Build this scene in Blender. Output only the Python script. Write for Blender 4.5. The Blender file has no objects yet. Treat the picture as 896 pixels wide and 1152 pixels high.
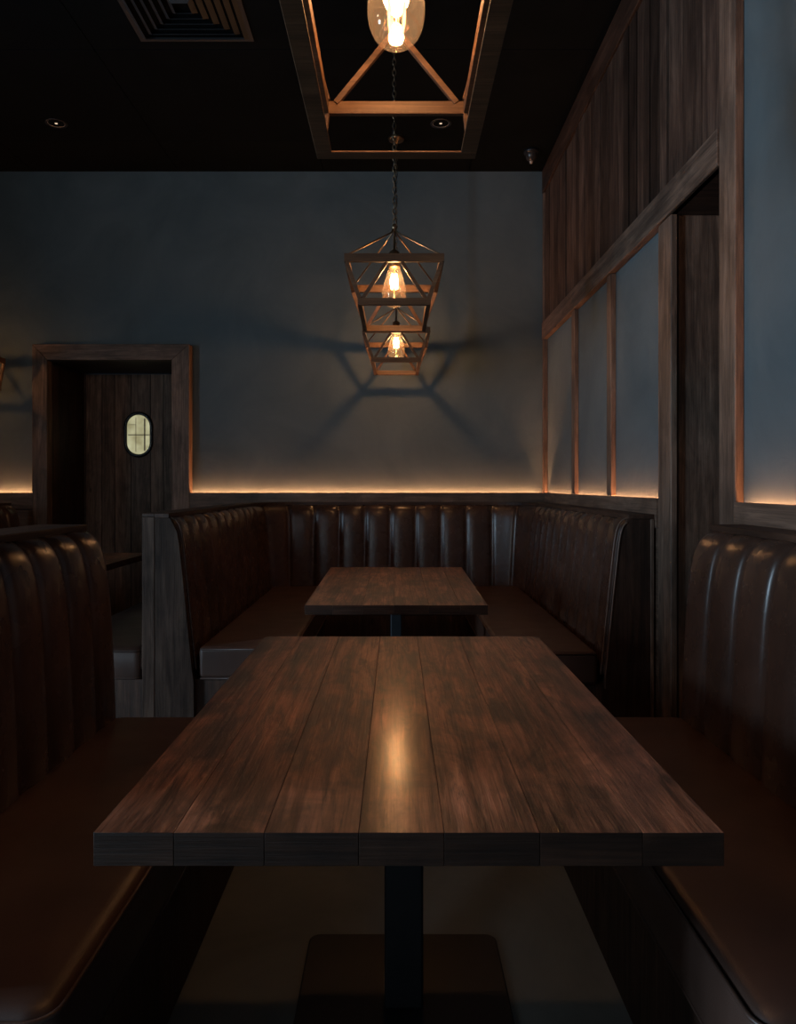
import bpy, bmesh, math, random
from mathutils import Vector, Matrix
random.seed(7)
S = bpy.context.scene
COL = S.collection
PI = math.pi

# ---------------------------------------------------------------- camera, world, light, exposure
cam_d = bpy.data.cameras.new('camera'); cam = bpy.data.objects.new('camera', cam_d); COL.objects.link(cam)
cam.location = (0, 0, 1.25); cam.rotation_euler = (PI/2, 0, 0)
cam_d.sensor_width = 36; cam_d.lens = 850/1152*36
cam_d.shift_x = 2/1152; cam_d.shift_y = -30/1152
cam_d.clip_start = 0.02
S.camera = cam
S.view_settings.view_transform = 'Standard'; S.view_settings.look = 'None'
S.view_settings.gamma = 1; S.view_settings.use_curve_mapping = False
S.view_settings.exposure = 1.08
w = bpy.data.worlds.new('sky'); S.world = w; w.use_nodes = True
w.node_tree.nodes['Background'].inputs[0].default_value = (0.35, 0.5, 0.7, 1)
w.node_tree.nodes['Background'].inputs[1].default_value = 0.05

def area(name, loc, rot, sx, sy, power, col):
    l = bpy.data.lights.new(name, 'AREA'); l.shape = 'RECTANGLE'; l.size = sx; l.size_y = sy
    l.energy = power; l.color = col
    o = bpy.data.objects.new(name, l); COL.objects.link(o); o.location = loc; o.rotation_euler = rot
    return o
# overcast dusk daylight coming in through the tall windows of the left wall and the front wall
area('window_daylight_left', (-5.32, 0.6, 1.75), (0, -PI/2, 0), 2.1, 0.6, 215, (0.60, 0.80, 1.0))
area('window_daylight_front', (-2.6, -2.62, 1.75), (PI/2, 0, 0), 1.5, 2.1, 18, (0.85, 0.92, 1.0))
BULB_W = 6.5
LED = 52.0
FILAMENT = 50.0

# ---------------------------------------------------------------- materials
def nt(name):
    m = bpy.data.materials.new(name); m.use_nodes = True
    n = m.node_tree.nodes; n.clear()
    out = n.new('ShaderNodeOutputMaterial'); b = n.new('ShaderNodeBsdfPrincipled')
    m.node_tree.links.new(b.outputs[0], out.inputs[0])
    return m, n, m.node_tree.links, b, out

def ramp(n, stops):
    r = n.new('ShaderNodeValToRGB'); e = r.color_ramp.elements
    while len(e) < len(stops): e.new(0.5)
    for i, (p, c) in enumerate(stops):
        e[i].position = p; e[i].color = (c[0], c[1], c[2], 1)
    return r

def wood(name, axis, dark, mid, light, rough=0.6, blotch=0.5, bump=0.25, spec=0.3, fine=1.0, tone_amt=0.5, knots=True, coat=0.0, contrast=0):
    m, n, L, b, out = nt(name)
    tc = n.new('ShaderNodeTexCoord')
    at = n.new('ShaderNodeAttribute'); at.attribute_name = 'tone'
    off = n.new('ShaderNodeVectorMath'); off.operation = 'SCALE'; off.inputs[3].default_value = 17.0
    L.new(at.outputs['Vector'], off.inputs[0])
    add = n.new('ShaderNodeVectorMath'); add.operation = 'ADD'
    L.new(tc.outputs['Object'], add.inputs[0]); L.new(off.outputs[0], add.inputs[1])
    def mp(along, across):
        k = n.new('ShaderNodeMapping'); sc = [across]*3; sc['xyz'.index(axis)] = along
        k.inputs['Scale'].default_value = sc; L.new(add.outputs[0], k.inputs[0]); return k
    def noise(mapn, scale, detail, dist=0.0, r=0.6):
        t = n.new('ShaderNodeTexNoise'); t.inputs['Scale'].default_value = scale
        t.inputs['Detail'].default_value = detail; t.inputs['Distortion'].default_value = dist
        t.inputs['Roughness'].default_value = r
        L.new(mapn.outputs[0], t.inputs['Vector']); return t
    g1 = noise(mp(0.55, 7.0), 3.0*fine, 8, 1.2)           # broad figure
    g2 = noise(mp(1.2, 60.0), 3.0*fine, 6, 0.3, 0.7)      # pores
    g3 = noise(mp(1.6, 3.5), 2.2, 5, 0.8, 0.65)           # blotches
    r1 = ramp(n, [(0.25, dark), (0.5, mid), (0.72, light)])
    L.new(g1.outputs[0], r1.inputs[0])
    r2 = ramp(n, [(0.33, (0.42,)*3), (0.55, (1,)*3)])
    L.new(g2.outputs[0], r2.inputs[0])
    mx = n.new('ShaderNodeMix'); mx.data_type = 'RGBA'; mx.blend_type = 'MULTIPLY'; mx.inputs[0].default_value = 0.75
    L.new(r1.outputs[0], mx.inputs[6]); L.new(r2.outputs[0], mx.inputs[7])
    r3 = ramp(n, [(0.36, (0.25,)*3), (0.5, (0.8,)*3), (0.62, (1.25,)*3)])
    L.new(g3.outputs[0], r3.inputs[0])
    mx2 = n.new('ShaderNodeMix'); mx2.data_type = 'RGBA'; mx2.blend_type = 'MULTIPLY'; mx2.inputs[0].default_value = blotch
    L.new(mx.outputs[2], mx2.inputs[6]); L.new(r3.outputs[0], mx2.inputs[7])
    cur = mx2.outputs[2]
    if contrast:
        # dark worn streaks and stains along the grain
        g4 = noise(mp(0.9, 9.0), 2.4, 10, 1.6, 0.72)
        r4 = ramp(n, [(0.40, (0.22, 0.2, 0.2)), (0.50, (1, 1, 1)), (0.62, (1.25, 1.2, 1.15))]); L.new(g4.outputs[0], r4.inputs[0])
        m4 = n.new('ShaderNodeMix'); m4.data_type = 'RGBA'; m4.blend_type = 'MULTIPLY'; m4.inputs[0].default_value = 0.8
        L.new(cur, m4.inputs[6]); L.new(r4.outputs[0], m4.inputs[7]); cur = m4.outputs[2]
    # per board tone
    mr = n.new('ShaderNodeMapRange'); mr.inputs[3].default_value = 1-tone_amt; mr.inputs[4].default_value = 1+tone_amt
    L.new(at.outputs['Fac'], mr.inputs[0])
    sc = n.new('ShaderNodeVectorMath'); sc.operation = 'SCALE'
    L.new(cur, sc.inputs[0]); L.new(mr.outputs[0], sc.inputs[3])
    cur = sc.outputs[0]
    if knots:
        v = n.new('ShaderNodeTexVoronoi'); v.inputs['Scale'].default_value = 2.6
        L.new(mp(0.9, 2.4).outputs[0], v.inputs['Vector'])
        rk = ramp(n, [(0.03, (0.12,)*3), (0.085, (1,)*3)])
        L.new(v.outputs['Distance'], rk.inputs[0])
        mk = n.new('ShaderNodeMix'); mk.data_type = 'RGBA'; mk.blend_type = 'MULTIPLY'; mk.inputs[0].default_value = 0.8
        L.new(cur, mk.inputs[6]); L.new(rk.outputs[0], mk.inputs[7]); cur = mk.outputs[2]
    L.new(cur, b.inputs['Base Color'])
    rr = n.new('ShaderNodeMapRange'); rr.inputs[3].default_value = rough+0.12; rr.inputs[4].default_value = rough-0.1
    L.new(g2.outputs[0], rr.inputs[0]); L.new(rr.outputs[0], b.inputs['Roughness'])
    b.inputs['Specular IOR Level'].default_value = spec
    bp = n.new('ShaderNodeBump'); bp.inputs['Strength'].default_value = bump; bp.inputs['Distance'].default_value = 0.004
    ad = n.new('ShaderNodeMath'); ad.operation = 'ADD'
    L.new(g2.outputs[0], ad.inputs[0]); L.new(g1.outputs[0], ad.inputs[1])
    L.new(ad.outputs[0], bp.inputs['Height']); L.new(bp.outputs[0], b.inputs['Normal'])
    if coat:
        b.inputs['Coat Weight'].default_value = coat; b.inputs['Coat Roughness'].default_value = 0.18
    return m

def leather(name, col, rough=0.25, spec=0.5, bump=0.12):
    m, n, L, b, out = nt(name)
    tc = n.new('ShaderNodeTexCoord')
    t = n.new('ShaderNodeTexNoise'); t.inputs['Scale'].default_value = 5; t.inputs['Detail'].default_value = 6
    L.new(tc.outputs['Object'], t.inputs['Vector'])
    r = ramp(n, [(0.3, [c*0.72 for c in col]), (0.7, [c*1.25 for c in col])]); L.new(t.outputs[0], r.inputs[0])
    L.new(r.outputs[0], b.inputs['Base Color'])
    v = n.new('ShaderNodeTexVoronoi'); v.inputs['Scale'].default_value = 420
    L.new(tc.outputs['Object'], v.inputs['Vector'])
    t2 = n.new('ShaderNodeTexNoise'); t2.inputs['Scale'].default_value = 9; t2.inputs['Detail'].default_value = 4
    L.new(tc.outputs['Object'], t2.inputs['Vector'])
    ad = n.new('ShaderNodeMath'); ad.operation = 'MULTIPLY_ADD'; ad.inputs[1].default_value = 9.0
    L.new(t2.outputs[0], ad.inputs[0]); L.new(v.outputs['Distance'], ad.inputs[2])
    bp = n.new('ShaderNodeBump'); bp.inputs['Strength'].default_value = bump; bp.inputs['Distance'].default_value = 0.0012
    L.new(ad.outputs[0], bp.inputs['Height']); L.new(bp.outputs[0], b.inputs['Normal'])
    mr = n.new('ShaderNodeMapRange'); mr.inputs[3].default_value = rough-0.06; mr.inputs[4].default_value = rough+0.1
    L.new(t2.outputs[0], mr.inputs[0]); L.new(mr.outputs[0], b.inputs['Roughness'])
    b.inputs['Specular IOR Level'].default_value = spec
    return m

def plaster(name, c0, c1, rough=0.75, scale=1.6, spec=0.3):
    m, n, L, b, out = nt(name)
    tc = n.new('ShaderNodeTexCoord')
    t = n.new('ShaderNodeTexNoise'); t.inputs['Scale'].default_value = scale; t.inputs['Detail'].default_value = 10
    t.inputs['Distortion'].default_value = 0.9; t.inputs['Roughness'].default_value = 0.62
    L.new(tc.outputs['Object'], t.inputs['Vector'])
    r = ramp(n, [(0.3, c0), (0.7, c1)]); L.new(t.outputs[0], r.inputs[0]); L.new(r.outputs[0], b.inputs['Base Color'])
    t2 = n.new('ShaderNodeTexNoise'); t2.inputs['Scale'].default_value = 7; t2.inputs['Detail'].default_value = 8
    t2.inputs['Distortion'].default_value = 2.0
    L.new(tc.outputs['Object'], t2.inputs['Vector'])
    bp = n.new('ShaderNodeBump'); bp.inputs['Strength'].default_value = 0.25; bp.inputs['Distance'].default_value = 0.006
    L.new(t2.outputs[0], bp.inputs['Height']); L.new(bp.outputs[0], b.inputs['Normal'])
    b.inputs['Roughness'].default_value = rough; b.inputs['Specular IOR Level'].default_value = spec
    return m

def plain(name, col, rough=0.5, metal=0.0, spec=0.5, var=0.15):
    m, n, L, b, out = nt(name)
    tc = n.new('ShaderNodeTexCoord')
    t = n.new('ShaderNodeTexNoise'); t.inputs['Scale'].default_value = 14; t.inputs['Detail'].default_value = 5
    L.new(tc.outputs['Object'], t.inputs['Vector'])
    r = ramp(n, [(0.3, [c*(1-var) for c in col]), (0.7, [c*(1+var) for c in col])]); L.new(t.outputs[0], r.inputs[0])
    L.new(r.outputs[0], b.inputs['Base Color'])
    b.inputs['Roughness'].default_value = rough; b.inputs['Metallic'].default_value = metal
    b.inputs['Specular IOR Level'].default_value = spec
    return m

def emis(name, col, s):
    m, n, L, b, out = nt(name)
    b.inputs['Base Color'].default_value = (0, 0, 0, 1)
    b.inputs['Emission Color'].default_value = (*col, 1); b.inputs['Emission Strength'].default_value = s
    return m

def thin_glass(name, tint, refl=0.12, rough=0.02, haze=0.0):
    m, n, L, b, out = nt(name)
    n.remove(b)
    tr = n.new('ShaderNodeBsdfTransparent'); tr.inputs[0].default_value = (*tint, 1)
    if haze:
        tl = n.new('ShaderNodeBsdfTranslucent'); tl.inputs[0].default_value = (*tint, 1)
        hz = n.new('ShaderNodeMixShader'); hz.inputs[0].default_value = haze
        L.new(tr.outputs[0], hz.inputs[1]); L.new(tl.outputs[0], hz.inputs[2]); tr = hz
    gl = n.new('ShaderNodeBsdfGlossy'); gl.inputs['Roughness'].default_value = rough
    lw = n.new('ShaderNodeLayerWeight'); lw.inputs[0].default_value = 0.35
    mr = n.new('ShaderNodeMapRange'); mr.inputs[3].default_value = refl*0.4; mr.inputs[4].default_value = refl*3.0
    L.new(lw.outputs['Facing'], mr.inputs[0])
    mx = n.new('ShaderNodeMixShader'); L.new(mr.outputs[0], mx.inputs[0])
    L.new(tr.outputs[0], mx.inputs[1]); L.new(gl.outputs[0], mx.inputs[2]); L.new(mx.outputs[0], out.inputs[0])
    return m

D, Mi, Li = (0.022, 0.011, 0.007), (0.060, 0.029, 0.018), (0.115, 0.058, 0.036)
T = lambda c, k: tuple(v*k for v in c)
M = {}
for ax in 'xyz':
    M['wood_'+ax] = wood('oak_trim_'+ax, ax, (0.050, 0.030, 0.022), (0.135, 0.085, 0.060), (0.23, 0.150, 0.108), rough=0.6, bump=0.35, tone_amt=0.25)
    M['dark_'+ax] = wood('dark_oak_'+ax, ax, T(D, .9), T(Mi, .8), T(Li, .8), rough=0.55, bump=0.35, tone_amt=0.3)
M['door'] = wood('door_boards', 'z', (0.10, 0.058, 0.038), (0.25, 0.145, 0.095), (0.38, 0.23, 0.155), rough=0.6, bump=0.35, tone_amt=0.25)
M['panel'] = wood('reclaimed_boards', 'z', (0.018, 0.0115, 0.009), (0.050, 0.031, 0.023), (0.088, 0.057, 0.042), rough=0.7, bump=0.5, blotch=0.4, spec=0.12, tone_amt=0.62)
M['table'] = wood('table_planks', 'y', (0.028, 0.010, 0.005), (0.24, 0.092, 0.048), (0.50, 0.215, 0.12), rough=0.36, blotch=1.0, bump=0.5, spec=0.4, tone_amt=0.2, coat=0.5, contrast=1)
M['table_edge'] = wood('table_edge_shade', 'x', (0.016, 0.007, 0.004), (0.042, 0.018, 0.010), (0.075, 0.034, 0.019), rough=0.5, blotch=0.6, bump=0.5, spec=0.25, tone_amt=0.1)  # table wood with shade put into its colour, keeps edges dark under window light
M['lamp'] = wood('lamp_timber', 'x', (0.045, 0.022, 0.011), (0.085, 0.043, 0.021), (0.13, 0.068, 0.034), rough=0.5, blotch=0.3, bump=0.2, tone_amt=0.1, knots=False)
M['leather'] = leather('brown_leather', (0.052, 0.027, 0.019))
M['seat'] = leather('brown_leather_seat', (0.054, 0.027, 0.019), rough=0.42)
M['piping'] = leather('piping_leather', (0.16, 0.10, 0.075), rough=0.4)
M['plaster'] = plaster('blue_grey_plaster', (0.064, 0.088, 0.098), (0.098, 0.127, 0.138))
M['ceil'] = plaster('black_ceiling', (0.004, 0.005, 0.0056), (0.0058, 0.007, 0.0078), 0.9, 3, 0.02)
M['floor'] = plaster('grey_concrete', (0.19, 0.205, 0.20), (0.28, 0.30, 0.285), 0.6, 2.2)
M['black'] = plain('black_steel', (0.010, 0.011, 0.013), 0.5, 0.0, 0.3)
M['bronze'] = plain('aged_bronze', (0.24, 0.165, 0.10), 0.42, 1.0)
M['blackplastic'] = plain('black_plastic', (0.012, 0.012, 0.014), 0.25)
M['chrome'] = plain('brushed_reflector', (0.5, 0.42, 0.36), 0.35, 0.3)
M['fil'] = emis('glowing_filament', (1.0, 0.56, 0.22), FILAMENT)
M['led'] = emis('warm_led', (1.0, 0.42, 0.17), LED)
M['bulb'] = thin_glass('bulb_glass', (1.0, 0.80, 0.56), 0.12, haze=0.018)
M['pane'] = thin_glass('window_glass', (0.93, 0.96, 0.97), 0.08)

# ---------------------------------------------------------------- mesh helpers
class MB:
    def __init__(s): s.v = []; s.f = []; s.t = []
    def add(s, vs, fs, tone=0.5):
        o = len(s.v); s.v += [tuple(p) for p in vs]
        for f in fs: s.f.append([i+o for i in f]); s.t.append(tone)
    def box(s, x0, x1, y0, y1, z0, z1, tone=0.5):
        vs = [(x, y, z) for z in (z0, z1) for y in (y0, y1) for x in (x0, x1)]
        s.add(vs, [(0,2,3,1),(4,5,7,6),(0,1,5,4),(2,6,7,3),(0,4,6,2),(1,3,7,5)], tone); return s
    def bar(s, a, b, w, h, up=(0, 0, 1), tone=0.5):
        a = Vector(a); b = Vector(b); d = (b-a).normalized(); up = Vector(up)
        if abs(d.dot(up)) > 0.98: up = Vector((0, 1, 0))
        r = d.cross(up).normalized(); u = r.cross(d).normalized()
        vs = [p + r*sx*w/2 + u*sy*h/2 for p in (a, b) for sx, sy in ((-1,-1),(1,-1),(1,1),(-1,1))]
        s.add(vs, [(0,3,2,1),(4,5,6,7),(0,1,5,4),(1,2,6,5),(2,3,7,6),(3,0,4,7)], tone); return s
    def tube(s, pts, rad, seg=8, closed=False, tone=0.5):
        pts = [Vector(p) for p in pts]; n = len(pts); vs = []; prev = None
        for i, p in enumerate(pts):
            if closed: d = pts[(i+1) % n]-pts[i-1]
            else: d = pts[min(i+1, n-1)]-pts[max(i-1, 0)]
            d.normalize()
            if prev is None:
                up = Vector((0, 0, 1)) if abs(d.z) < 0.9 else Vector((1, 0, 0))
                r = d.cross(up).normalized()
            else: r = (prev - d*prev.dot(d)).normalized()
            prev = r; u = d.cross(r)
            rr = rad[i] if isinstance(rad, (list, tuple)) else rad
            for k in range(seg):
                a = 2*PI*k/seg; vs.append(p + (r*math.cos(a)+u*math.sin(a))*rr)
        fs = []
        for i in range(n if closed else n-1):
            j = (i+1) % n
            for k in range(seg): fs.append((i*seg+k, i*seg+(k+1) % seg, j*seg+(k+1) % seg, j*seg+k))
        if not closed: fs.append(tuple(range(seg))[::-1]); fs.append(tuple((n-1)*seg+k for k in range(seg)))
        s.add(vs, fs, tone); return s
    def lathe(s, prof, c, seg=32, tone=0.5, caps=False):
        vs = []; m = len(prof)
        for k in range(seg):
            a = 2*PI*k/seg
            for r, z in prof: vs.append((c[0]+r*math.cos(a), c[1]+r*math.sin(a), c[2]+z))
        fs = [(k*m+i, ((k+1) % seg)*m+i, ((k+1) % seg)*m+i+1, k*m+i+1) for k in range(seg) for i in range(m-1)]
        if caps:
            fs.append(tuple(k*m for k in range(seg))[::-1]); fs.append(tuple(k*m+m-1 for k in range(seg)))
        s.add(vs, fs, tone); return s
    def prism(s, poly, fn, a, b, tone=0.5):
        """poly: list of 2D points; fn(u,v,w)->xyz, extruded w from a to b"""
        n = len(poly)
        vs = [fn(u, v, a) for u, v in poly] + [fn(u, v, b) for u, v in poly]
        s.add(vs, [tuple(range(n))[::-1], tuple(range(n, 2*n))] + [(i, (i+1) % n, n+(i+1) % n, n+i) for i in range(n)], tone); return s
    def build(s, name, mat, parent=None, bevel=0.0, smooth=False, seg=2, loc=None, angle=40):
        me = bpy.data.meshes.new(name); me.from_pydata(s.v, [], s.f); me.update()
        at = me.attributes.new('tone', 'FLOAT', 'FACE'); at.data.foreach_set('value', s.t)
        bm = bmesh.new(); bm.from_mesh(me); bmesh.ops.recalc_face_normals(bm, faces=bm.faces); bm.to_mesh(me); bm.free()
        me.materials.append(mat)
        if loc: 
            me.transform(Matrix.Translation(-Vector(loc)))
        o = bpy.data.objects.new(name, me); COL.objects.link(o)
        if loc: o.location = loc
        if parent: o.parent = parent
        if bevel:
            b = o.modifiers.new('bevel', 'BEVEL'); b.width = bevel; b.segments = seg; b.limit_method = 'ANGLE'; b.angle_limit = math.radians(angle)
            b.harden_normals = False
        if smooth or bevel:
            for p in me.polygons: p.use_smooth = True
            bpy.context.view_layer.objects.active = o
            if not smooth:
                w_ = o.modifiers.new('wn', 'WEIGHTED_NORMAL'); w_.keep_sharp = True
                # flat shading on the big faces
                for p in me.polygons: p.use_smooth = True
                me.set_sharp_from_angle(angle=math.radians(35))
        return o

def struct(o): o['kind'] = 'structure'; return o
def tag(o, label, cat, group=None):
    o['label'] = label; o['category'] = cat
    if group: o['group'] = group
    return o
def thing(name, loc, label, cat, group=None):
    o = bpy.data.objects.new(name, None); COL.objects.link(o); o.location = loc; o.empty_display_size = 0.1
    return tag(o, label, cat, group)
def local(mb, loc):
    v = Vector(loc); mb.v = [tuple(Vector(p)-v) for p in mb.v]; return mb

# ---------------------------------------------------------------- room constants
W = 1.245; WF = 1.215            # right wall plane and face of its timber
DB = 6.25; H = 3.846             # back wall, ceiling
XL, YF = -5.2, -2.5
LEDGE = 1.19
# ---------------------------------------------------------------- structure
m = MB(); m.box(XL-.2, 2.4, YF-.2, 8.0, -0.1, 0); struct(m.build('floor', M['floor']))
# ceiling of large black panels with shadow gaps
m = MB(); m.box(XL-.2, 2.4, YF-.2, 8.0, H+.012, H+.1)
x = -5.4; 
while x < W+.2:
    y = -2.7
    while y < DB:
        m.box(x+.003, x+1.2-.003, y+.003, y+1.2-.003, H, H+.014)
        y += 1.2
    x += 1.2
struct(m.build('ceiling', M['ceil']))
# back wall with door opening
DX0, DX1, DTOP, DREC = -2.89, -1.832, 2.287, 7.0
m = MB()
m.box(XL, DX0, DB, DB+.1, 0, H); m.box(DX1, 2.2, DB, DB+.1, 0, H); m.box(DX0, DX1, DB, DB+.1, DTOP, H)
struct(m.build('wall_back', M['plaster']))
# door recess lining
m = MB()
m.box(DX0-.04, DX0, DB+.0, DREC+.1, 0, DTOP+.04); m.box(DX1, DX1+.04, DB, DREC+.1, 0, DTOP+.04)
m.box(DX0, DX1, DB, DREC+.1, DTOP, DTOP+.04)
struct(m.build('trim_1', M['dark_z']))
# door casing (mitred)
fw0, fw1, ft = 0.079, 0.145, 0.114; CX0, CT = -2.846, 2.271; y0 = DB-.095
m = MB()
def face(pl, tone): m.prism(pl, lambda u, v, w: (u, w, v), y0, DB-.0005, tone)
face([(DX0-fw0, 0), (CX0, 0), (CX0, CT), (DX0-fw0, DTOP+ft)], .3)
face([(DX1, 0), (DX1+fw1, 0), (DX1+fw1, DTOP+ft), (DX1, CT)], .7)
struct(m.build('trim_2', M['wood_z'], bevel=.004))
m = MB(); face([(CX0, CT), (DX1, CT), (DX1+fw1, DTOP+ft), (DX0-fw0, DTOP+ft)], .6)
struct(m.build('trim_3', M['wood_x'], bevel=.004))
# door leaf, vertical boards, with porthole cut-out
pc, pz, pr_x, pr_h = -2.388, 1.72, 0.111, 0.19
def stadium(cx, cz, rx, hh, n=12):
    st = hh-rx; pts = []
    for i in range(n+1):
        a = PI*i/n; pts.append((cx+rx*math.cos(a), cz+st+rx*math.sin(a)))
    for i in range(n+1):
        a = PI+PI*i/n; pts.append((cx+rx*math.cos(a), cz-st+rx*math.sin(a)))
    return pts
door = MB(); xs = [DX0+.012]
while xs[-1] < DX1-.02: xs.append(min(xs[-1]+random.choice((.12,.15,.18)), DX1-.012))
for a, b in zip(xs, xs[1:]):
    t = random.random(); g = .003
    x0_, x1_ = a+g, b-g
    if x1_ < pc-pr_x or x0_ > pc+pr_x: door.box(x0_, x1_, DREC, DREC+.05, 0.01, DTOP-.01, t)
    else:
        # strips above and below the porthole
        N = 10
        for k in range(N):
            u0 = x0_+(x1_-x0_)*k/N; u1 = x0_+(x1_-x0_)*(k+1)/N; uc = (u0+u1)/2; dx = abs(uc-pc)
            if dx >= pr_x+.01: door.box(u0, u1, DREC, DREC+.05, .01, DTOP-.01, t); continue
            hh = (pr_h-pr_x) + math.sqrt(max((pr_x+.012)**2-dx*dx, 0))
            door.box(u0, u1, DREC, DREC+.05, .01, pz-hh, t); door.box(u0, u1, DREC, DREC+.05, pz+hh, DTOP-.01, t)
dr = struct(door.build('door_1', M['door']))
m = MB(); pts = stadium(pc, pz, .120, .198)
m.tube([(x_, DREC-.006, z_) for x_, z_ in pts], .016, 8, closed=True)
m.build('porthole_frame', M['blackplastic'], dr, smooth=True)
# lit room seen through the porthole
mm, n, L, b, out = nt('lit_room_glass')
tc = n.new('ShaderNodeTexCoord'); tn = n.new('ShaderNodeTexNoise'); tn.inputs['Scale'].default_value = 9
L.new(tc.outputs['Object'], tn.inputs['Vector'])
r = ramp(n, [(0.3, (0.30, 0.27, 0.14)), (0.6, (0.52, 0.50, 0.30)), (0.75, (0.62, 0.62, 0.42))]); L.new(tn.outputs[0], r.inputs[0])
b.inputs['Base Color'].default_value = (.02, .02, .02, 1); b.inputs['Roughness'].default_value = .1
L.new(r.outputs[0], b.inputs['Emission Color']); b.inputs['Emission Strength'].default_value = 0.42
m = MB(); m.prism(stadium(pc, pz, .115, .193), lambda u, v, w: (u, w, v), DREC+.012, DREC+.018)
gp = m.build('porthole_glass', mm, dr)
m = MB()
m.box(pc-.1, pc+.1, DREC+.004, DREC+.010, pz-.006, pz+.002); m.box(pc-.03, pc-.026, DREC+.004, DREC+.01, pz-.16, pz+.16)
m.box(pc+.048, pc+.06, DREC+.004, DREC+.01, pz-.15, pz+.15); m.box(pc-.1, pc-.03, DREC+.004, DREC+.01, pz+.09, pz+.094)
m.build('porthole_muntin', M['bronze'], gp)
m = MB(); m.box(DX0, DX0+.012, DREC-.006, DREC+.02, 0, DTOP)
struct(m.build('trim_4', M['wood_z']))

# wainscot of the back wall (left of door, right of door): panel with slot behind its top lip for the LED strip
def wains_back(name, x0, x1):
    m = MB(); m.box(x0, x1, DB-.085, DB-.05, 0, 1.05, .4); m.box(x0, x1, DB-.09, DB-.05, 1.053, LEDGE, .6)
    m.box(x0, x1, DB-.05, DB-.0005, 0, LEDGE-.05, .4)
    return struct(m.build(name, M['wood_x'], bevel=.002))
wains_back('trim_5', XL, DX0-fw0); wains_back('trim_6', DX1+fw1, WF-.0005)
def led(name, x0, x1, y0, y1, label):
    m = MB(); m.box(x0, x1, y0, y1, LEDGE-.034, LEDGE-.028)
    o = m.build(name, M['led']); tag(o, label, 'light strip', 'warm strips in the ledges'); return o
led('led_strip', XL+.02, DX0-fw0-.01, DB-.030, DB-.014, 'warm light strip in the ledge of the back wall left of the door')
led('led_strip', DX1+fw1+.01, WF-.03, DB-.030, DB-.014, 'long warm light strip in the back wall ledge behind the corner booth')

# right wall: blue plaster either side of the passage
m = MB()
m.box(W, W+.1, 3.42, DB, 0, 2.6); m.box(W, W+.1, YF, 2.76, 0, H); m.box(W, W+.1, 2.76, DB, 2.5, H)
struct(m.build('wall_right', M['plaster']))
# reclaimed vertical boards above the beam
m = MB(); y = 2.82; 
while y < DB-.02:
    wd = random.choice((.09, .12, .14, .17, .2)); y2 = min(y+wd, DB-.01); tk = random.choice((.0, .004, .009))
    m.box(W-.022-tk, W-.0005, y+.002, y2-.002, 2.585, 3.66, random.random()); y = y2
struct(m.build('trim_7', M['panel']))
m = MB(); m.box(WF-.01, W-.0005, 2.70, DB-.01, 3.655, H-.001, .4)
struct(m.build('trim_8', M['dark_y'], bevel=.003))
m = MB(); m.box(WF-.012, W-.0005, 2.835, DB-.005, 2.45, 2.59, .5)      # beam
struct(m.build('trim_9', M['wood_y'], bevel=.004))
def post(name, y0, y1, z1, xf=WF, tone=.5, bv=.004):
    m = MB(); m.box(xf, W-.0005, y0, y1, 0, z1, tone); return struct(m.build(name, M['wood_z'], bevel=bv))
post('trim_10', 2.70, 2.835, H-.002, WF-.004, .6)
post('trim_11', 3.34, 3.505, 2.45, WF, .45)
for nm, a, b in (('trim_12', 4.275, 4.36), ('trim_13', 5.15, 5.235)):
    m = MB(); m.box(WF, W-.0005, a, b, LEDGE+.001, 2.449, .5); struct(m.build(nm, M['wood_z'], bevel=.003))
m = MB(); m.box(WF-.005, W-.0005, DB-.05, DB-.0005, LEDGE+.001, 3.655, .5); struct(m.build('trim_14', M['wood_z'], bevel=.003))
def wains_right(name, y0, y1):
    m = MB(); m.box(WF, WF+.008, y0, y1, 0, 1.05, .4); m.box(WF-.008, WF+.008, y0, y1, 1.053, LEDGE, .6)
    m.box(WF+.008, W-.0005, y0, y1, 0, LEDGE-.05, .4)
    return struct(m.build(name, M['wood_y']))
wains_right('trim_15', 3.506, DB-.086); wains_right('trim_16', YF, 2.699)
led('led_strip', W-.018, W-.006, 3.53, DB-.06, 'warm light strip in the right wall ledge below the three blue panels')
led('led_strip', W-.018, W-.006, YF+.05, 2.67, 'warm light strip in the ledge above the near right bench')
# passage recess
m = MB()
m.box(W, 2.1, 3.36, 3.42, 0, 2.5, .5); m.box(W, 2.1, 2.76, 2.82, 0, 2.5, .3); m.box(2.1, 2.16, 2.76, 3.42, 0, 2.5, .4)
m.box(WF+.001, W, 3.355, 3.3405+.02, 0, 2.449)
struct(m.build('wall_passage', M['wood_z']))
m = MB(); m.box(WF+.005, 2.1, 2.83, 3.36, 2.45, 2.5); struct(m.build('trim_17', M['dark_x']))

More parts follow.
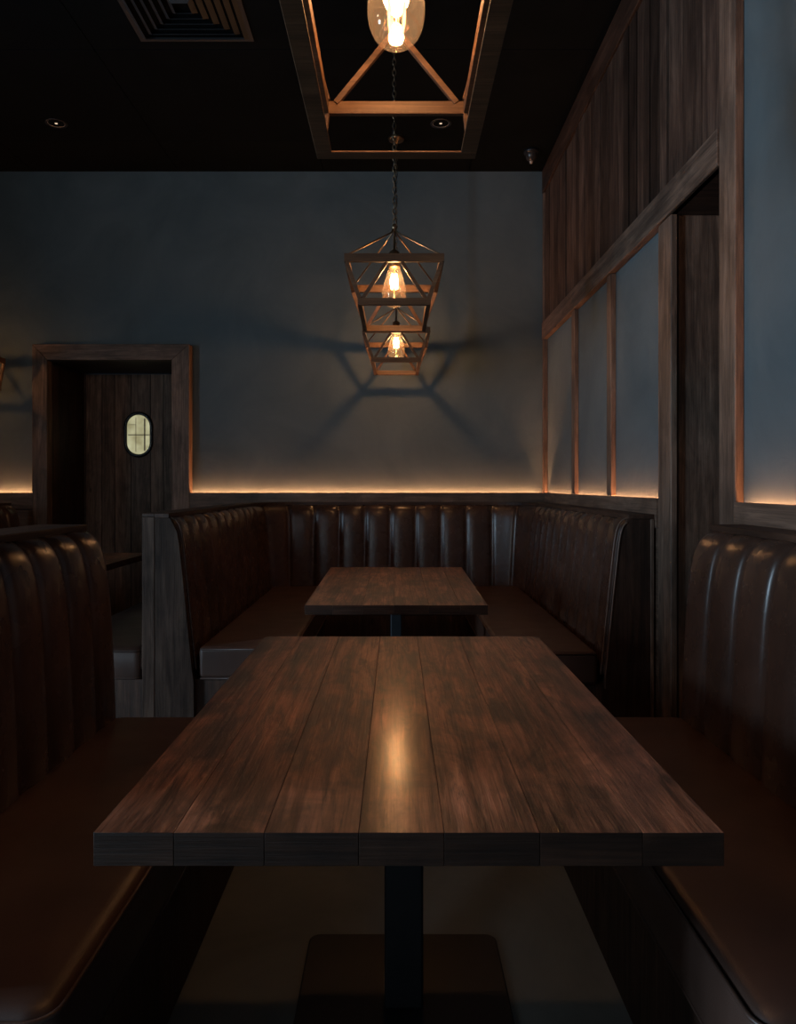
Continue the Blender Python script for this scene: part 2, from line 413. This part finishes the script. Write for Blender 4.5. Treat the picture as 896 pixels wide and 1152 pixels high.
# left wall with tall window, front wall with window (behind the camera)
def wall_with_window(name, fixed, a0, a1, o0, o1, z0, z1, axis):
    m = MB()
    def bx(u0, u1, v0, v1):
        if axis == 'y': m.box(fixed-.1, fixed, u0, u1, v0, v1)
        else: m.box(u0, u1, fixed-.1, fixed, v0, v1)
    bx(a0, o0, 0, H+.01); bx(o1, a1, 0, H+.01); bx(o0, o1, 0, z0); bx(o0, o1, z1, H+.01)
    struct(m.build(name, M['plaster']))
wall_with_window('wall_left', XL, YF, 8.0, 0.25, 0.95, .7, 2.8, 'y')
wall_with_window('wall_front', YF, XL, 2.2, -3.35, -1.85, .7, 2.8, 'x')
def win(name, fixed, o0, o1, z0, z1, axis):
    m = MB(); n_ = 3
    def bx(u0, u1, v0, v1, d=.03):
        if axis == 'y': m.box(fixed-.05-d, fixed-.05+d, u0, u1, v0, v1)
        else: m.box(u0, u1, fixed-.05-d, fixed-.05+d, v0, v1)
    bx(o0, o1, z0, z0+.05); bx(o0, o1, z1-.05, z1)
    for k in range(n_+1):
        u = o0+(o1-o0-.05)*k/n_; bx(u, u+.05, z0, z1)
    f = struct(m.build(name, M['black']))
    m = MB()
    if axis == 'y': m.box(fixed-.052, fixed-.048, o0+.02, o1-.02, z0+.02, z1-.02)
    else: m.box(o0+.02, o1-.02, fixed-.052, fixed-.048, z0+.02, z1-.02)
    m.build('glass', M['pane'], f)
win('window_1', XL, 0.25, 0.95, .7, 2.8, 'y'); win('window_2', YF, -3.35, -1.85, .7, 2.8, 'x')

# ---------------------------------------------------------------- upholstery
TOP = 1.115; SEAT = 0.46
BPROF = [(.085, .36), (.082, .44), (.078, .56), (.073, .68), (.066, .80), (.058, .90), (.048, .97),
         (.035, 1.025), (.018, 1.062), (-.004, 1.085), (-.025, 1.094), (-.045, 1.096)]
UPROF = [(.088, .36), (.080, .44), (.068, .56), (.056, .68), (.044, .80), (.033, .90), (.025, .97),
         (.016, 1.025), (.004, 1.062), (-.012, 1.083), (-.030, 1.093), (-.048, 1.096)]
def smooth_prof(p, k=3):
    out = []
    n = len(p)
    for i in range(n-1):
        p0 = p[max(i-1, 0)]; p1 = p[i]; p2 = p[i+1]; p3 = p[min(i+2, n-1)]
        for j in range(k):
            t = j/k
            out.append(tuple(0.5*((2*p1[c])+(-p0[c]+p2[c])*t+(2*p0[c]-5*p1[c]+4*p2[c]-p3[c])*t*t+(-p0[c]+3*p1[c]-3*p2[c]+p3[c])*t**3) for c in (0, 1)))
    out.append(p[-1]); return out
BPN = smooth_prof(BPROF); BPU = smooth_prof(UPROF); BP = BPN
def path_len(path):
    return sum((Vector(b)-Vector(a)).length for a, b in zip(path, path[1:]))
def resample(path, step):
    """2D polyline -> list of (point, normal(left of travel), s)"""
    P = [Vector(p) for p in path]; L_ = [0]
    for a, b in zip(P, P[1:]): L_.append(L_[-1]+(b-a).length)
    tot = L_[-1]; n = max(2, int(round(tot/step))); res = []
    for i in range(n+1):
        s = tot*i/n; k = 0
        while k < len(L_)-2 and L_[k+1] < s: k += 1
        t = (s-L_[k])/(L_[k+1]-L_[k]); p = P[k].lerp(P[k+1], t)
        # smoothed tangent
        def at(q):
            q = min(max(q, 0), tot); kk = 0
            while kk < len(L_)-2 and L_[kk+1] < q: kk += 1
            return P[kk].lerp(P[kk+1], (q-L_[kk])/(L_[kk+1]-L_[kk]))
        d = (at(s+.02)-at(s-.02)).normalized()
        res.append((p, Vector((-d.y, d.x)), s))
    return res, tot
def backrest(path, flute, side, thick, amp=.028, ks=(1, 1), BP=BPN):
    """side=+1: sitter on the left of travel. returns MB of padded fluted shell closed at the back"""
    tot = path_len(path); nf = max(1, round(tot/flute)); fl = tot/nf
    rs, tot = resample(path, fl/14); m = MB(); nv = len(BP)+2; n = len(rs)
    vs = []
    for p, nr, s in rs:
        u = (s/fl) % 1.0
        if s >= tot-1e-6: u = 1.0
        b = math.sqrt(max(0.0, 1-(2*u-1)**2))          # half round channel
        b = .75*b + .25*(1-(2*abs(u-.5))**6)
        if s < fl*.5 or s > tot-fl*.5: b = 1-.75*abs(2*u-1)**3.5
        endf = min(1, s/.012, (tot-s)/.012) if True else 1
        for i, (o, z) in enumerate(BP):
            k = 1.0
            if i > len(BP)-7: k = max(0.25, (len(BP)-1-i)/6)
            # local outward direction of the profile
            a = BP[max(i-1, 0)]; c = BP[min(i+1, len(BP)-1)]
            t = Vector((c[0]-a[0], c[1]-a[1])).normalized(); no = Vector((t.y, -t.x))
            dd = (b-1)*amp*k - (1-max(endf, 0))*.008
            oo = o*(ks[0] if o > 0 else ks[1]) + no.x*dd; zz = z + no.y*dd
            q = p + nr*side*oo
            vs.append((q.x, q.y, zz))
        q = p - nr*side*thick; vs.append((q.x, q.y, 1.09)); vs.append((q.x, q.y, .36))
    fs = []
    for i in range(n-1):
        for j in range(nv): 
            j2 = (j+1) % nv
            fs.append((i*nv+j, (i+1)*nv+j, (i+1)*nv+j2, i*nv+j2))
    fs.append(tuple(range(nv))); fs.append(tuple((n-1)*nv+j for j in range(nv))[::-1])
    m.add(vs, fs); return m
def profile_tube(p, nr, side, push, r=.0042, out=.004):
    pts = []
    for i in range(0, len(BP)):
        o, z = BP[i]; a = BP[max(i-1, 0)]; c = BP[min(i+1, len(BP)-1)]
        t = Vector((c[0]-a[0], c[1]-a[1])).normalized(); no = Vector((t.y, -t.x))
        q = Vector(p)+Vector(nr)*side*(o+no.x*out) + push; pts.append((q.x, q.y, z+no.y*out))
    return MB().tube(pts, r, 6)
def rbox(m, x0, x1, y0, y1, z0, z1): m.box(x0, x1, y0, y1, z0, z1); return m
def round_rect_loop(x0, x1, y0, y1, z, r=.05, n=5):
    pts = []
    for cx, cy, a0 in ((x1-r, y1-r, 0), (x0+r, y1-r, PI/2), (x0+r, y0+r, PI), (x1-r, y0+r, 1.5*PI)):
        for i in range(n+1):
            a = a0+PI/2*i/n; pts.append((cx+r*math.cos(a), cy+r*math.sin(a), z))
    return pts
def cushion(x0, x1, y0, y1, z0, z1, crown=.014, r=.045):
    """upholstered slab with rounded corners and a slight crown"""
    m = MB(); rings = []
    prof = [(.0, z0), (-.004, z0+.01), (-.006, (z0+z1)/2), (-.002, z1-.03), (.006, z1-.012), (.018, z1-.003), (.035, z1)]
    n = 6
    for ins, z in prof:
        rings.append(round_rect_loop(x0+ins+.006, x1-ins-.006, y0+ins+.006, y1-ins-.006, z, max(r-ins*.5, .012), n))
    cx, cy = (x0+x1)/2, (y0+y1)/2
    last = rings[-1]
    for f in (.85, .65, .4, .15):
        rings.append([(cx+(px-cx)*f, cy+(py-cy)*f, z1+crown*(1-f*f)) for px, py, pz_ in last])
    k = len(rings[0]); vs = [p for r_ in rings for p in r_]
    fs = [(i*k+j, i*k+(j+1) % k, (i+1)*k+(j+1) % k, (i+1)*k+j) for i in range(len(rings)-1) for j in range(k)]
    fs.append(tuple(range(k))[::-1]); fs.append(tuple((len(rings)-1)*k+j for j in range(k)))
    m.add(vs, fs); return m

def bench(name, face_x, sgn, y0, y1, seat_front, label, group=None, cap_x=None, thick=.15, flute=.185, ks=(1, 1), slim=False):
    """straight bench; face_x = x of backrest reference line; sgn=+1 the sitter faces +x"""
    base = (face_x, (y0+y1)/2, 0)
    t = thing(name, base, label, 'bench', group)
    path = [(face_x, y0), (face_x, y1)]           # travel +y, left is -x
    side = -sgn
    local(backrest(path, flute, side, thick-.02, ks=ks), base).build('backrest', M['leather'], t, smooth=True)
    sx = sorted((face_x-sgn*(thick-.02), seat_front))
    cx0, cx1 = sorted((face_x+sgn*(.05*ks[0]), seat_front))
    local(cushion(cx0, cx1, y0+.002, y1-.002, SEAT-.15, SEAT), base).build('seat', M['seat'], t, smooth=True)
    for zz in (SEAT-.014, SEAT-.146):
        m = MB(); m.tube(round_rect_loop(cx0+.004, cx1-.004, y0+.006, y1-.006, zz, .045, 6), .0045, 6, closed=True)
        local(m, base).build('piping', M['seat'], t, smooth=True)
    fx = seat_front-sgn*.018; bx0, bx1 = sorted((face_x-sgn*(thick-.02), fx))
    m = MB(); m.box(bx0, bx1, y0+.01, y1-.01, .0, SEAT-.152)
    local(m, base).build('base', M['dark_z'], t, bevel=.004)
    if not slim:
      m = MB(); px0, px1 = sorted((face_x-sgn*(thick-.02), face_x-sgn*thick)); m.box(px0, px1, y0, y1, 0, 1.09, .4)
      local(m, base).build('back_panel', M['dark_z'], t, bevel=.003)
    q0, q1 = sorted((face_x-sgn*(thick+.004), face_x-sgn*.034))
    if slim:
        m = MB(); m.box(face_x-.035, face_x+.0255, y0-.0225, y0-.0015, 0, 1.0965, .75)
        local(m, base).build('end_panel', M['panel'], t, bevel=.003)
        m = MB(); m.box(face_x-.035, face_x+.0255, y0-.022, y1, 1.097, TOP, .5)
        local(m, base).build('cap_rail', M['dark_y'], t, bevel=.003); return t
    m = MB(); m.box(q0, q1, y0-.006, y1+.006, 1.092, TOP, .5)
    local(m, base).build('cap_rail', M['dark_y'], t, bevel=.004)
    return t

g = 'booth benches with channelled backs'
bench('bench', -1.035, 1, 1.12, 2.61, -.512, 'near left brown leather bench, its channelled back lit warm along the top', thick=.20, flute=.17)
bench('bench', 1.05, -1, 1.10, 2.61, .53, 'near right brown leather bench, its channelled back streaked with cool light', flute=.185)
bench('bench', -1.19, -1, 3.66, 5.85, -1.75, 'brown leather bench back to back with the corner booth, facing the left table', thick=.045, ks=(.75, .25), slim=True)
bench('bench', -2.96, 1, 3.66, 5.87, -2.42, 'brown leather bench at the left edge of the photo, near the door frame', thick=.17)

# ---- corner booth (U shaped)
def corner_booth():
    base = (0, 4.8, 0)
    xl, xr, yb, r = -1.06, 1.05, 6.02, .30
    yl, yr = 3.66, 3.55
    t = thing('corner_booth', base, 'U-shaped brown leather corner booth with channelled back wrapped around the rear table', 'booth')
    # travel: start left arm end -> back -> right arm end ; sitter on the right of travel
    path = [(xl, yl), (xl, yb-r)]
    path += [(xl+r-r*math.cos(a), yb-r+r*math.sin(a)) for a in [PI/2*i/14 for i in range(1, 15)]]
    path += [(xr-r, yb)] + [(xr-r+r*math.sin(a), yb-r+r*math.cos(a)) for a in [PI/2*i/14 for i in range(1, 15)]]
    path += [(xr, yr)]
    local(backrest(path, .2, -1, .10, BP=BPU), base).build('backrest', M['leather'], t, smooth=True)
    # seat : U polygon
    si, yi = .50, 5.48
    m = MB()
    def arc(cx, cy, a0, a1, rr, n=6): return [(cx+rr*math.cos(a0+(a1-a0)*i/n), cy+rr*math.sin(a0+(a1-a0)*i/n)) for i in range(n+1)]
    rr = .05
    poly = arc(-si-rr, yl+rr, -PI/2, 0, rr)[::1]
    poly += [(-si, yi), (si, yi)]
    poly += arc(si+rr, yr+rr, PI, 1.5*PI, rr)
    poly += [(xr-.1, yr), (xr-.1, yb-.12), (xl+.1, yb-.12), (xl+.1, yl)]
    m.prism(poly, lambda u, v, w: (u, v, w), SEAT-.15, SEAT+.006)
    local(m, base).build('seat', M['seat'], t, bevel=.022, seg=4, angle=50)
    m = MB()
    outl = [(xl+.11, yl-.001)] + arc(-si-rr, yl+rr, -PI/2, 0, rr) + [(-si+.001, yi-.02)]
    outr = [(si-.001, yi-.02)] + arc(si+rr, yr+rr, PI, 1.5*PI, rr) + [(xr-.11, yr-.001)]
    for ol in (outl, outr):
        for z in (SEAT-.006, SEAT-.146):
            local(MB().tube([(u, v+.002, z) for u, v in ol], .0045, 6), base).build('piping', M['seat'], t, smooth=True)
    m = MB(); k = .02
    m.prism([(xl+.0, yl+.012), (-si-k, yl+.012), (-si-k, yi+k), (si+k, yi+k), (si+k, yr+.012), (xr, yr+.012), (xr, yb), (xl, yb)],
            lambda u, v, w: (u, v, w), 0, SEAT-.152)
    local(m, base).build('base', M['dark_z'], t)
    # end panels
    ins = .0
    pl = [(-.104, 0), (-.104, 1.092), (-.03, 1.092)] + [(o-.012, z) for o, z in UPROF[7::-1]] + [(.085, .30), (.085, 0)]
    m = MB(); m.prism([(xl+o, z) for o, z in pl], lambda u, v, w: (u, w, v), yl-.02, yl-.0015, .5)
    local(m, base).build('end_panel', M['panel'], t, bevel=.002)
    pr = [(-.15, 0), (-.15, 1.092), (-.03, 1.092)] + [(o-.012, z) for o, z in UPROF[7::-1]] + [(.085, .30), (.085, 0)]
    m = MB(); m.prism([(xr-o, z) for o, z in pr], lambda u, v, w: (u, w, v), yr-.018, yr-.0015, .2)
    local(m, base).build('end_panel', M['dark_z'], t, bevel=.002)
    m = MB(); m.box(xr+.138, xr+.154, yr-.026, yr-.0185, 0, 1.092, .8)
    local(m, base).build('end_strip', M['wood_z'], t, bevel=.002)
    # back boards of the left arm and cap rails
    m = MB()
    m.box(xl-.104, xl-.034, yl-.024, 6.155, 1.092, TOP, .4)
    local(m, base).build('cap_rail', M['dark_y'], t, bevel=.003)
    m = MB(); m.box(xl-.033, xr+.033, yb+.037, 6.155, 1.092, TOP, .5)
    # curved fill pieces in the corners
    for cx, sx in ((xl+r, -1), (xr-r, 1)):
        ri = r+.035; n_ = 8
        ar = [(cx+sx*ri*math.sin(PI/2*i/n_), yb-r+ri*math.cos(PI/2*i/n_)) for i in range(n_+1)]
        m.prism(ar+[(cx+sx*ri, yb+.037)], lambda u, v, w: (u, v, w), 1.0925, TOP-.0005, .5)
    local(m, base).build('cap_rail', M['dark_x'], t)
    m = MB(); m.box(xr+.034, xr+.155, yr-.022, 6.155, 1.092, TOP, .6)
    local(m, base).build('cap_rail', M['dark_y'], t, bevel=.003)
    # double piping on the right arm end, single on the left
    m = MB()
    for off, yy in ((.000, yr-.003), (-.018, yr-.020)):
        pts = []
        for i, (o, z) in enumerate(BPU):
            a = BPU[max(i-1, 0)]; c = BPU[min(i+1, len(BPU)-1)]
            tt = Vector((c[0]-a[0], c[1]-a[1])).normalized(); no = Vector((tt.y, -tt.x))
            pts.append((xr-(o+no.x*(off+.002)), yy, z+no.y*(off+.002)))
        if off < 0: pts = [(pts[0][0], yy, .30)] + pts[:-4]
        local(MB().tube(pts, .0035, 6), base).build('edge_piping', M['piping'], t, smooth=True)
    m = MB(); pts = [(xl+o+.003, yl-.002, z) for o, z in BPU[:-2]]
    m.tube(pts, .0045, 6)
    local(m, base).build('edge_piping', M['leather'], t, smooth=True)
    return t
corner_booth()

# ---------------------------------------------------------------- tables
def table(cx, y0, y1, wn, wf, top, th, nb, label, base_size, by, colw):
    base = (cx, (y0+y1)/2, 0)
    t = thing('dining_table', base, label, 'table', None)
    m = MB(); cuts = [0]
    ws = [random.uniform(.8, 1.25) for _ in range(nb)]; tot = sum(ws)
    for w_ in ws: cuts.append(cuts[-1]+w_/tot)
    for a, b in zip(cuts, cuts[1:]):
        g = .0002; xa0, xb0 = (a-.5)*wn+g, (b-.5)*wn-g; xa1, xb1 = (a-.5)*wf+g, (b-.5)*wf-g
        if a == 0: xa0 -= g; xa1 -= g
        if b > .999: xb0 += g; xb1 += g
        dz = random.uniform(-.0003, 0)
        vs = [(cx+xa0, y0, top-th), (cx+xb0, y0, top-th), (cx+xb1, y1, top-th), (cx+xa1, y1, top-th),
              (cx+xa0, y0, top+dz), (cx+xb0, y0, top+dz), (cx+xb1, y1, top+dz), (cx+xa1, y1, top+dz)]
        m.add(vs, [(0,3,2,1),(4,5,6,7),(0,1,5,4),(1,2,6,5),(2,3,7,6),(3,0,4,7)], random.random())
    o = local(m, base).build('tabletop', M['table'], t, bevel=.0009)
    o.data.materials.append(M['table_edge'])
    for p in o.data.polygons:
        if p.normal.z < .5: p.material_index = 1  # sides and underside take the darkened wood
    m = MB()
    hw = .004
    lip = [(-wn/2, y0), (wn/2, y0), (wf/2, y1), (-wf/2, y1)]
    m.prism([(cx+u*.72, v+(.16 if v == y0 else -.16)) for u, v in lip], lambda u, v, w: (u, v, w), top-th-.018, top-th-.0005)
    local(m, base).build('sub_frame', M['dark_y'], t)
    yc = by
    m = MB(); m.box(cx-colw/2, cx+colw/2, yc-colw/2, yc+colw/2, .012, top-th-.03)
    local(m, base).build('column', M['black'], t, bevel=.006)
    m = MB(); m.prism([(a_, b_) for a_, b_, _ in round_rect_loop(cx-base_size/2, cx+base_size/2, yc-base_size/2, yc+base_size/2, 0, .03, 5)],
                      lambda u, v, w: (u, v, w), 0, .013)
    local(m, base).build('base_plate', M['black'], t, bevel=.003)
    m = MB(); m.box(cx-.17, cx+.17, yc-.17, yc+.17, top-th-.032, top-th-.0185); local(m, base).build('mounting_plate', M['black'], t)
    return t
table(.018, 1.077, 2.477, .900, .894, .755, .048, 7, 'large near plank-top table with a warm glow streak down its middle', .51, 1.83, .092)
table(0, 3.15, 4.62, .765, .80, .75, .04, 6, 'smaller plank-top table set inside the U-shaped corner booth', .45, 3.95, .06)
table(-2.17, 4.15, 5.48, .76, .76, .76, .04, 6, 'wooden table in the left booth, partly seen past the near left bench', .45, 4.8, .06)

# ---------------------------------------------------------------- pendant lamps
def ring(cx, cy, z, wx, wy, bw, bh, mat_tone=.5):
    m = MB(); x0, x1, y0, y1 = cx-wx/2, cx+wx/2, cy-wy/2, cy+wy/2
    m.box(x0, x1, y0, y0+bw, z-bh/2, z+bh/2); m.box(x0, x1, y1-bw, y1, z-bh/2, z+bh/2)
    m.box(x0, x0+bw, y0+bw+.0002, y1-bw-.0002, z-bh/2, z+bh/2); m.box(x1-bw, x1, y0+bw+.0002, y1-bw-.0002, z-bh/2, z+bh/2)
    return m
def bulb_parts(t, z_bot, rad, length, sock_top, power=BULB_W):
    prof = [(0, 0), (.35, .015), (.62, .06), (.84, .14), (.96, .24), (1.0, .35), (.97, .46), (.86, .6), (.72, .74), (.56, .88), (.44, 1.0)]
    m = MB(); m.lathe([(max(r*rad, .0001), z_bot+z*length) for r, z in smooth_prof(prof, 3)], (0, 0, 0), 36)
    b = m.build('bulb', M['bulb'], t, smooth=True)
    z0 = z_bot+length
    m = MB(); m.lathe([(.0001, z0-.006), (rad*.46, z0-.006), (rad*.48, z0+.02), (rad*.40, z0+.03), (rad*.42, z0+.075), (rad*.2, z0+.085), (.006, z0+.09), (.006, sock_top)], (0, 0, 0), 24)
    m.build('socket', M['bronze'], t, smooth=True)
    m = MB(); fh = length*.36; zb = z_bot+length*.46; n_ = 6
    for k in range(n_):
        a = 2*PI*k/n_; r0 = rad*.22; r1 = rad*.28
        m.tube([(r0*math.cos(a), r0*math.sin(a), zb+fh), (r1*math.cos(a+.15), r1*math.sin(a+.15), zb)], .0021, 6)
    m.build('filament', M['fil'], b)
    m = MB(); m.tube([(0, 0, z0), (0, 0, z_bot+length*.25)], [.004, .002], 8); m.build('filament_stem', M['bulb'], b, smooth=True)
    l = bpy.data.lights.new('bulb_light', 'POINT'); l.energy = power; l.color = (1.0, .60, .35); l.shadow_soft_size = .028
    lo = bpy.data.objects.new('bulb_light', l); COL.objects.link(lo); lo.parent = t; lo.location = (0, 0, zb+fh*.5)
def chain(t, z0, z1):
    m = MB(); z = z0; k = 0; ll = .034; lw = .0085
    while z < z1-.01:
        pts = []
        for i in range(12):
            a = 2*PI*i/12; u = lw*math.cos(a); v = (ll/2+.002)*math.sin(a)
            pts.append((u*(k % 2 == 0)*1.0, u*(k % 2 == 1)*1.0, z+ll/2+v))
        m.tube(pts, .0024, 5, closed=True); z += ll*.82; k += 1
    m.build('chain', M['bronze'], t, smooth=True)
    m = MB(); pts = []
    for i in range(60):
        u = i/59; a = u*40; pts.append((.0075*math.cos(a), .0075*math.sin(a), z0+(z1-z0)*u))
    m.tube(pts, .0022, 5); m.build('cord', M['blackplastic'], t, smooth=True)
    m = MB(); m.lathe([(.0001, z1-.045), (.012, z1-.045), (.016, z1-.025), (.055, z1-.018), (.062, z1-.001), (.0001, z1-.001)], (0, 0, 0), 28)
    m.build('ceiling_rose', M['bronze'], t, smooth=True)
def lamp(x, y, label, dz=0.0, group=None, power=BULB_W):
    t = thing('pendant_lamp', (x, y, 0), label, 'pendant lamp', group)
    zt, zb, wt, wb, dp = 2.352+dz, 2.142+dz, .485, .355, .60
    bw, bh = .022, .040
    ring(0, 0, zt, wt, dp, bw, bh).build('top_frame', M['lamp'], t, bevel=.0015)
    ring(0, .035, zb, wb, .65, bw, .034).build('bottom_frame', M['lamp'], t, bevel=.0015)
    for sx in (-1, 1):
        for sy in (-1, 1):
            m = MB(); m.bar((sx*(wt/2-.011), sy*(dp/2-.012), zt-.02), (sx*(wb/2-.009), sy*.312+.035, zb+.017), .02, .02, (0, 1, 0))
            m.build('corner_bar', M['lamp'], t, bevel=.001)
            m = MB(); m.bar((sx*.038, sy*(dp/2-.014), zt-.02), (sx*(wb/2-.025), sy*.31+.035, zb+.017), .017, .014, (0, 1, 0))
            m.build('brace', M['lamp'], t, bevel=.001)
            m = MB(); m.tube([(0, 0, 2.60+dz), (sx*.016, sy*.018, 2.565+dz), (sx*(wt/2-.015), sy*(dp/2-.02), zt+.018)], .0042, 8)
            m.build('hanger_rod', M['bronze'], t, smooth=True)
    m = MB(); m.lathe([(.0001, 2.585+dz), (.012, 2.585+dz), (.014, 2.60+dz), (.008, 2.615+dz), (.0001, 2.615+dz)], (0, 0, 0), 16)
    m.build('hub', M['bronze'], t, smooth=True)
    bulb_parts(t, 2.178+dz, .063, .215, 2.59+dz, power)
    chain(t, 2.61+dz, H)
    return t
g = 'timber lantern pendants'
lamp(-.01, 3.95, 'timber cage lantern pendant with glowing bulb, the middle one of the row')
lamp(0.0, 5.65, 'timber cage lantern pendant with glowing bulb, hanging closest to the back wall')
lamp(-3.32, 5.65, 'timber lantern pendant over the left booth, only its corner showing at the left edge', dz=-.125, power=1.3)

def near_lamp(x, y):
    t = thing('pendant_lamp', (x, y, 0), 'large near timber lantern pendant cut off by the top of the photo', 'pendant lamp')
    zb, zm, zt = 2.142, 2.268, 2.72
    wb, wm, wt, dp = .43, .395, .615, .74
    ring(0, 0, zb, wb, dp, .042, .005).build('bottom_frame', M['lamp'], t, bevel=.0015)
    ring(0, 0, zm, wm, dp-.02, .016, .034).build('middle_frame', M['lamp'], t, bevel=.0015)
    ring(0, 0, zt, wt, dp, .022, .04).build('top_frame', M['lamp'], t, bevel=.0015)
    for sx in (-1, 1):
        for sy in (-1, 1):
            m = MB(); m.bar((sx*(wt/2-.012), sy*(dp/2-.012), zt-.02), (sx*(wm/2-.009), sy*(dp/2-.022), zm+.017), .022, .022, (0, 1, 0))
            m.build('corner_bar', M['lamp'], t, bevel=.001)
            m = MB(); m.bar((sx*(wm/2-.009), sy*(dp/2-.022), zm-.017), (sx*(wb/2-.015), sy*(dp/2-.02), zb+.004), .016, .016, (0, 1, 0))
            m.build('corner_bar', M['lamp'], t, bevel=.001)
            m = MB(); m.bar((sx*(.163), sy*(dp/2-.022), zm+.012), (sx*.004, sy*(dp/2-.022), zm+.205), .015, .015, (0, 1, 0))
            m.build('brace', M['lamp'], t, bevel=.001)
            m = MB(); m.tube([(0, 0, 2.92), (sx*(wt/2-.015), sy*(dp/2-.02), zt+.018)], .005, 8)
            m.build('hanger_rod', M['bronze'], t, smooth=True)
    for sy in (-1, 1):
        m = MB(); m.bar((0, sy*(dp/2-.022), zm+.20), (0, sy*(dp/2-.014), zt-.02), .015, .015); m.build('brace_post', M['lamp'], t)
    m = MB(); m.lathe([(.0001, 2.90), (.012, 2.90), (.014, 2.92), (.008, 2.935), (.0001, 2.935)], (0, 0, 0), 16)
    m.build('hub', M['bronze'], t, smooth=True)
    bulb_parts(t, 2.228, .0645, .235, 2.91, 9.0)
    chain(t, 2.93, H)
near_lamp(0.0, 1.69)

# ---------------------------------------------------------------- ceiling fittings
def downlight(x, y, label):
    t = thing('recessed_downlight', (x, y, H), label, 'downlight')
    m = MB(); m.lathe([(.058, -.001), (.075, -.004), (.076, -.0002), (.058, -.0002)], (0, 0, 0), 32); m.build('trim_ring', M['blackplastic'], t, smooth=True)
    m = MB(); m.lathe([(.058, -.001), (.05, -.0004+.004), (.03, .009), (.0001, .010)], (0, 0, 0), 32); m.build('reflector', M['chrome'], t, smooth=True)
    m = MB(); m.lathe([(.0001, -.0015), (.010, -.0015), (.012, .008), (.0001, .009)], (0, 0, 0), 16); m.build('lens', emis_dl, t, smooth=True)
emis_dl = emis('downlight_glow', (1.0, .72, .5), .4)
downlight(-2.44, 5.42, 'small dim recessed downlight in the black ceiling at left')
downlight(.32, 5.42, 'small dim recessed downlight seen inside the near lantern frame')

t = thing('air_vent', (-1.16, 4.08, H), 'black square louvred air vent in the ceiling beside the near lantern', 'air vent')
m = MB()
for k in range(6):
    s0 = .31-.048*k
    for a, b in (((-s0, -s0), (s0, -s0)), ((s0, -s0), (s0, s0)), ((s0, s0), (-s0, s0)), ((-s0, s0), (-s0, -s0))):
        d = Vector((b[0]-a[0], b[1]-a[1], 0)).normalized(); nrm = Vector((-d.y, d.x, 0))
        p = [Vector((*a, -.003)), Vector((*b, -.003)), Vector((*b, -.022))+nrm*.026-d*.026, Vector((*a, -.022))+nrm*.026+d*.026]
        q = [v+Vector((0, 0, .003)) for v in p]
        m.add(p+q, [(0,1,2,3),(4,7,6,5),(0,4,5,1),(1,5,6,2),(2,6,7,3),(3,7,4,0)])
ventm = plain('vent_metal', (.02, .021, .023), .5)
m.build('louvre', ventm, t)
m = MB(); m.box(-.33, .33, -.33, -.3, -.006, -.0005); m.box(-.33, .33, .3, .33, -.006, -.0005); m.box(-.33, -.3, -.3, .3, -.006, -.0005); m.box(.3, .33, -.3, .3, -.006, -.0005)
m.build('frame', ventm, t)

t = thing('security_camera', (1.045, 5.85, H), 'small black dome security camera on the ceiling in the back right corner', 'camera')
m = MB(); m.lathe([(.0001, -.03), (.052, -.03), (.058, -.02), (.058, -.0005), (.0001, -.0005)], (0, 0, 0), 28); m.build('base', M['blackplastic'], t, smooth=True)
m = MB(); m.lathe([(.0001, -.09), (.02, -.085), (.036, -.07), (.044, -.05), (.046, -.031)], (0, 0, 0), 28); m.build('dome', plain('dome_plastic', (.02, .02, .022), .08), t, smooth=True)
m = MB(); m.lathe([(.0001, -.104), (.010, -.104), (.013, -.096), (.013, -.085)], (0, 0, 0), 18); m.build('lens', M['chrome'], t, smooth=True)
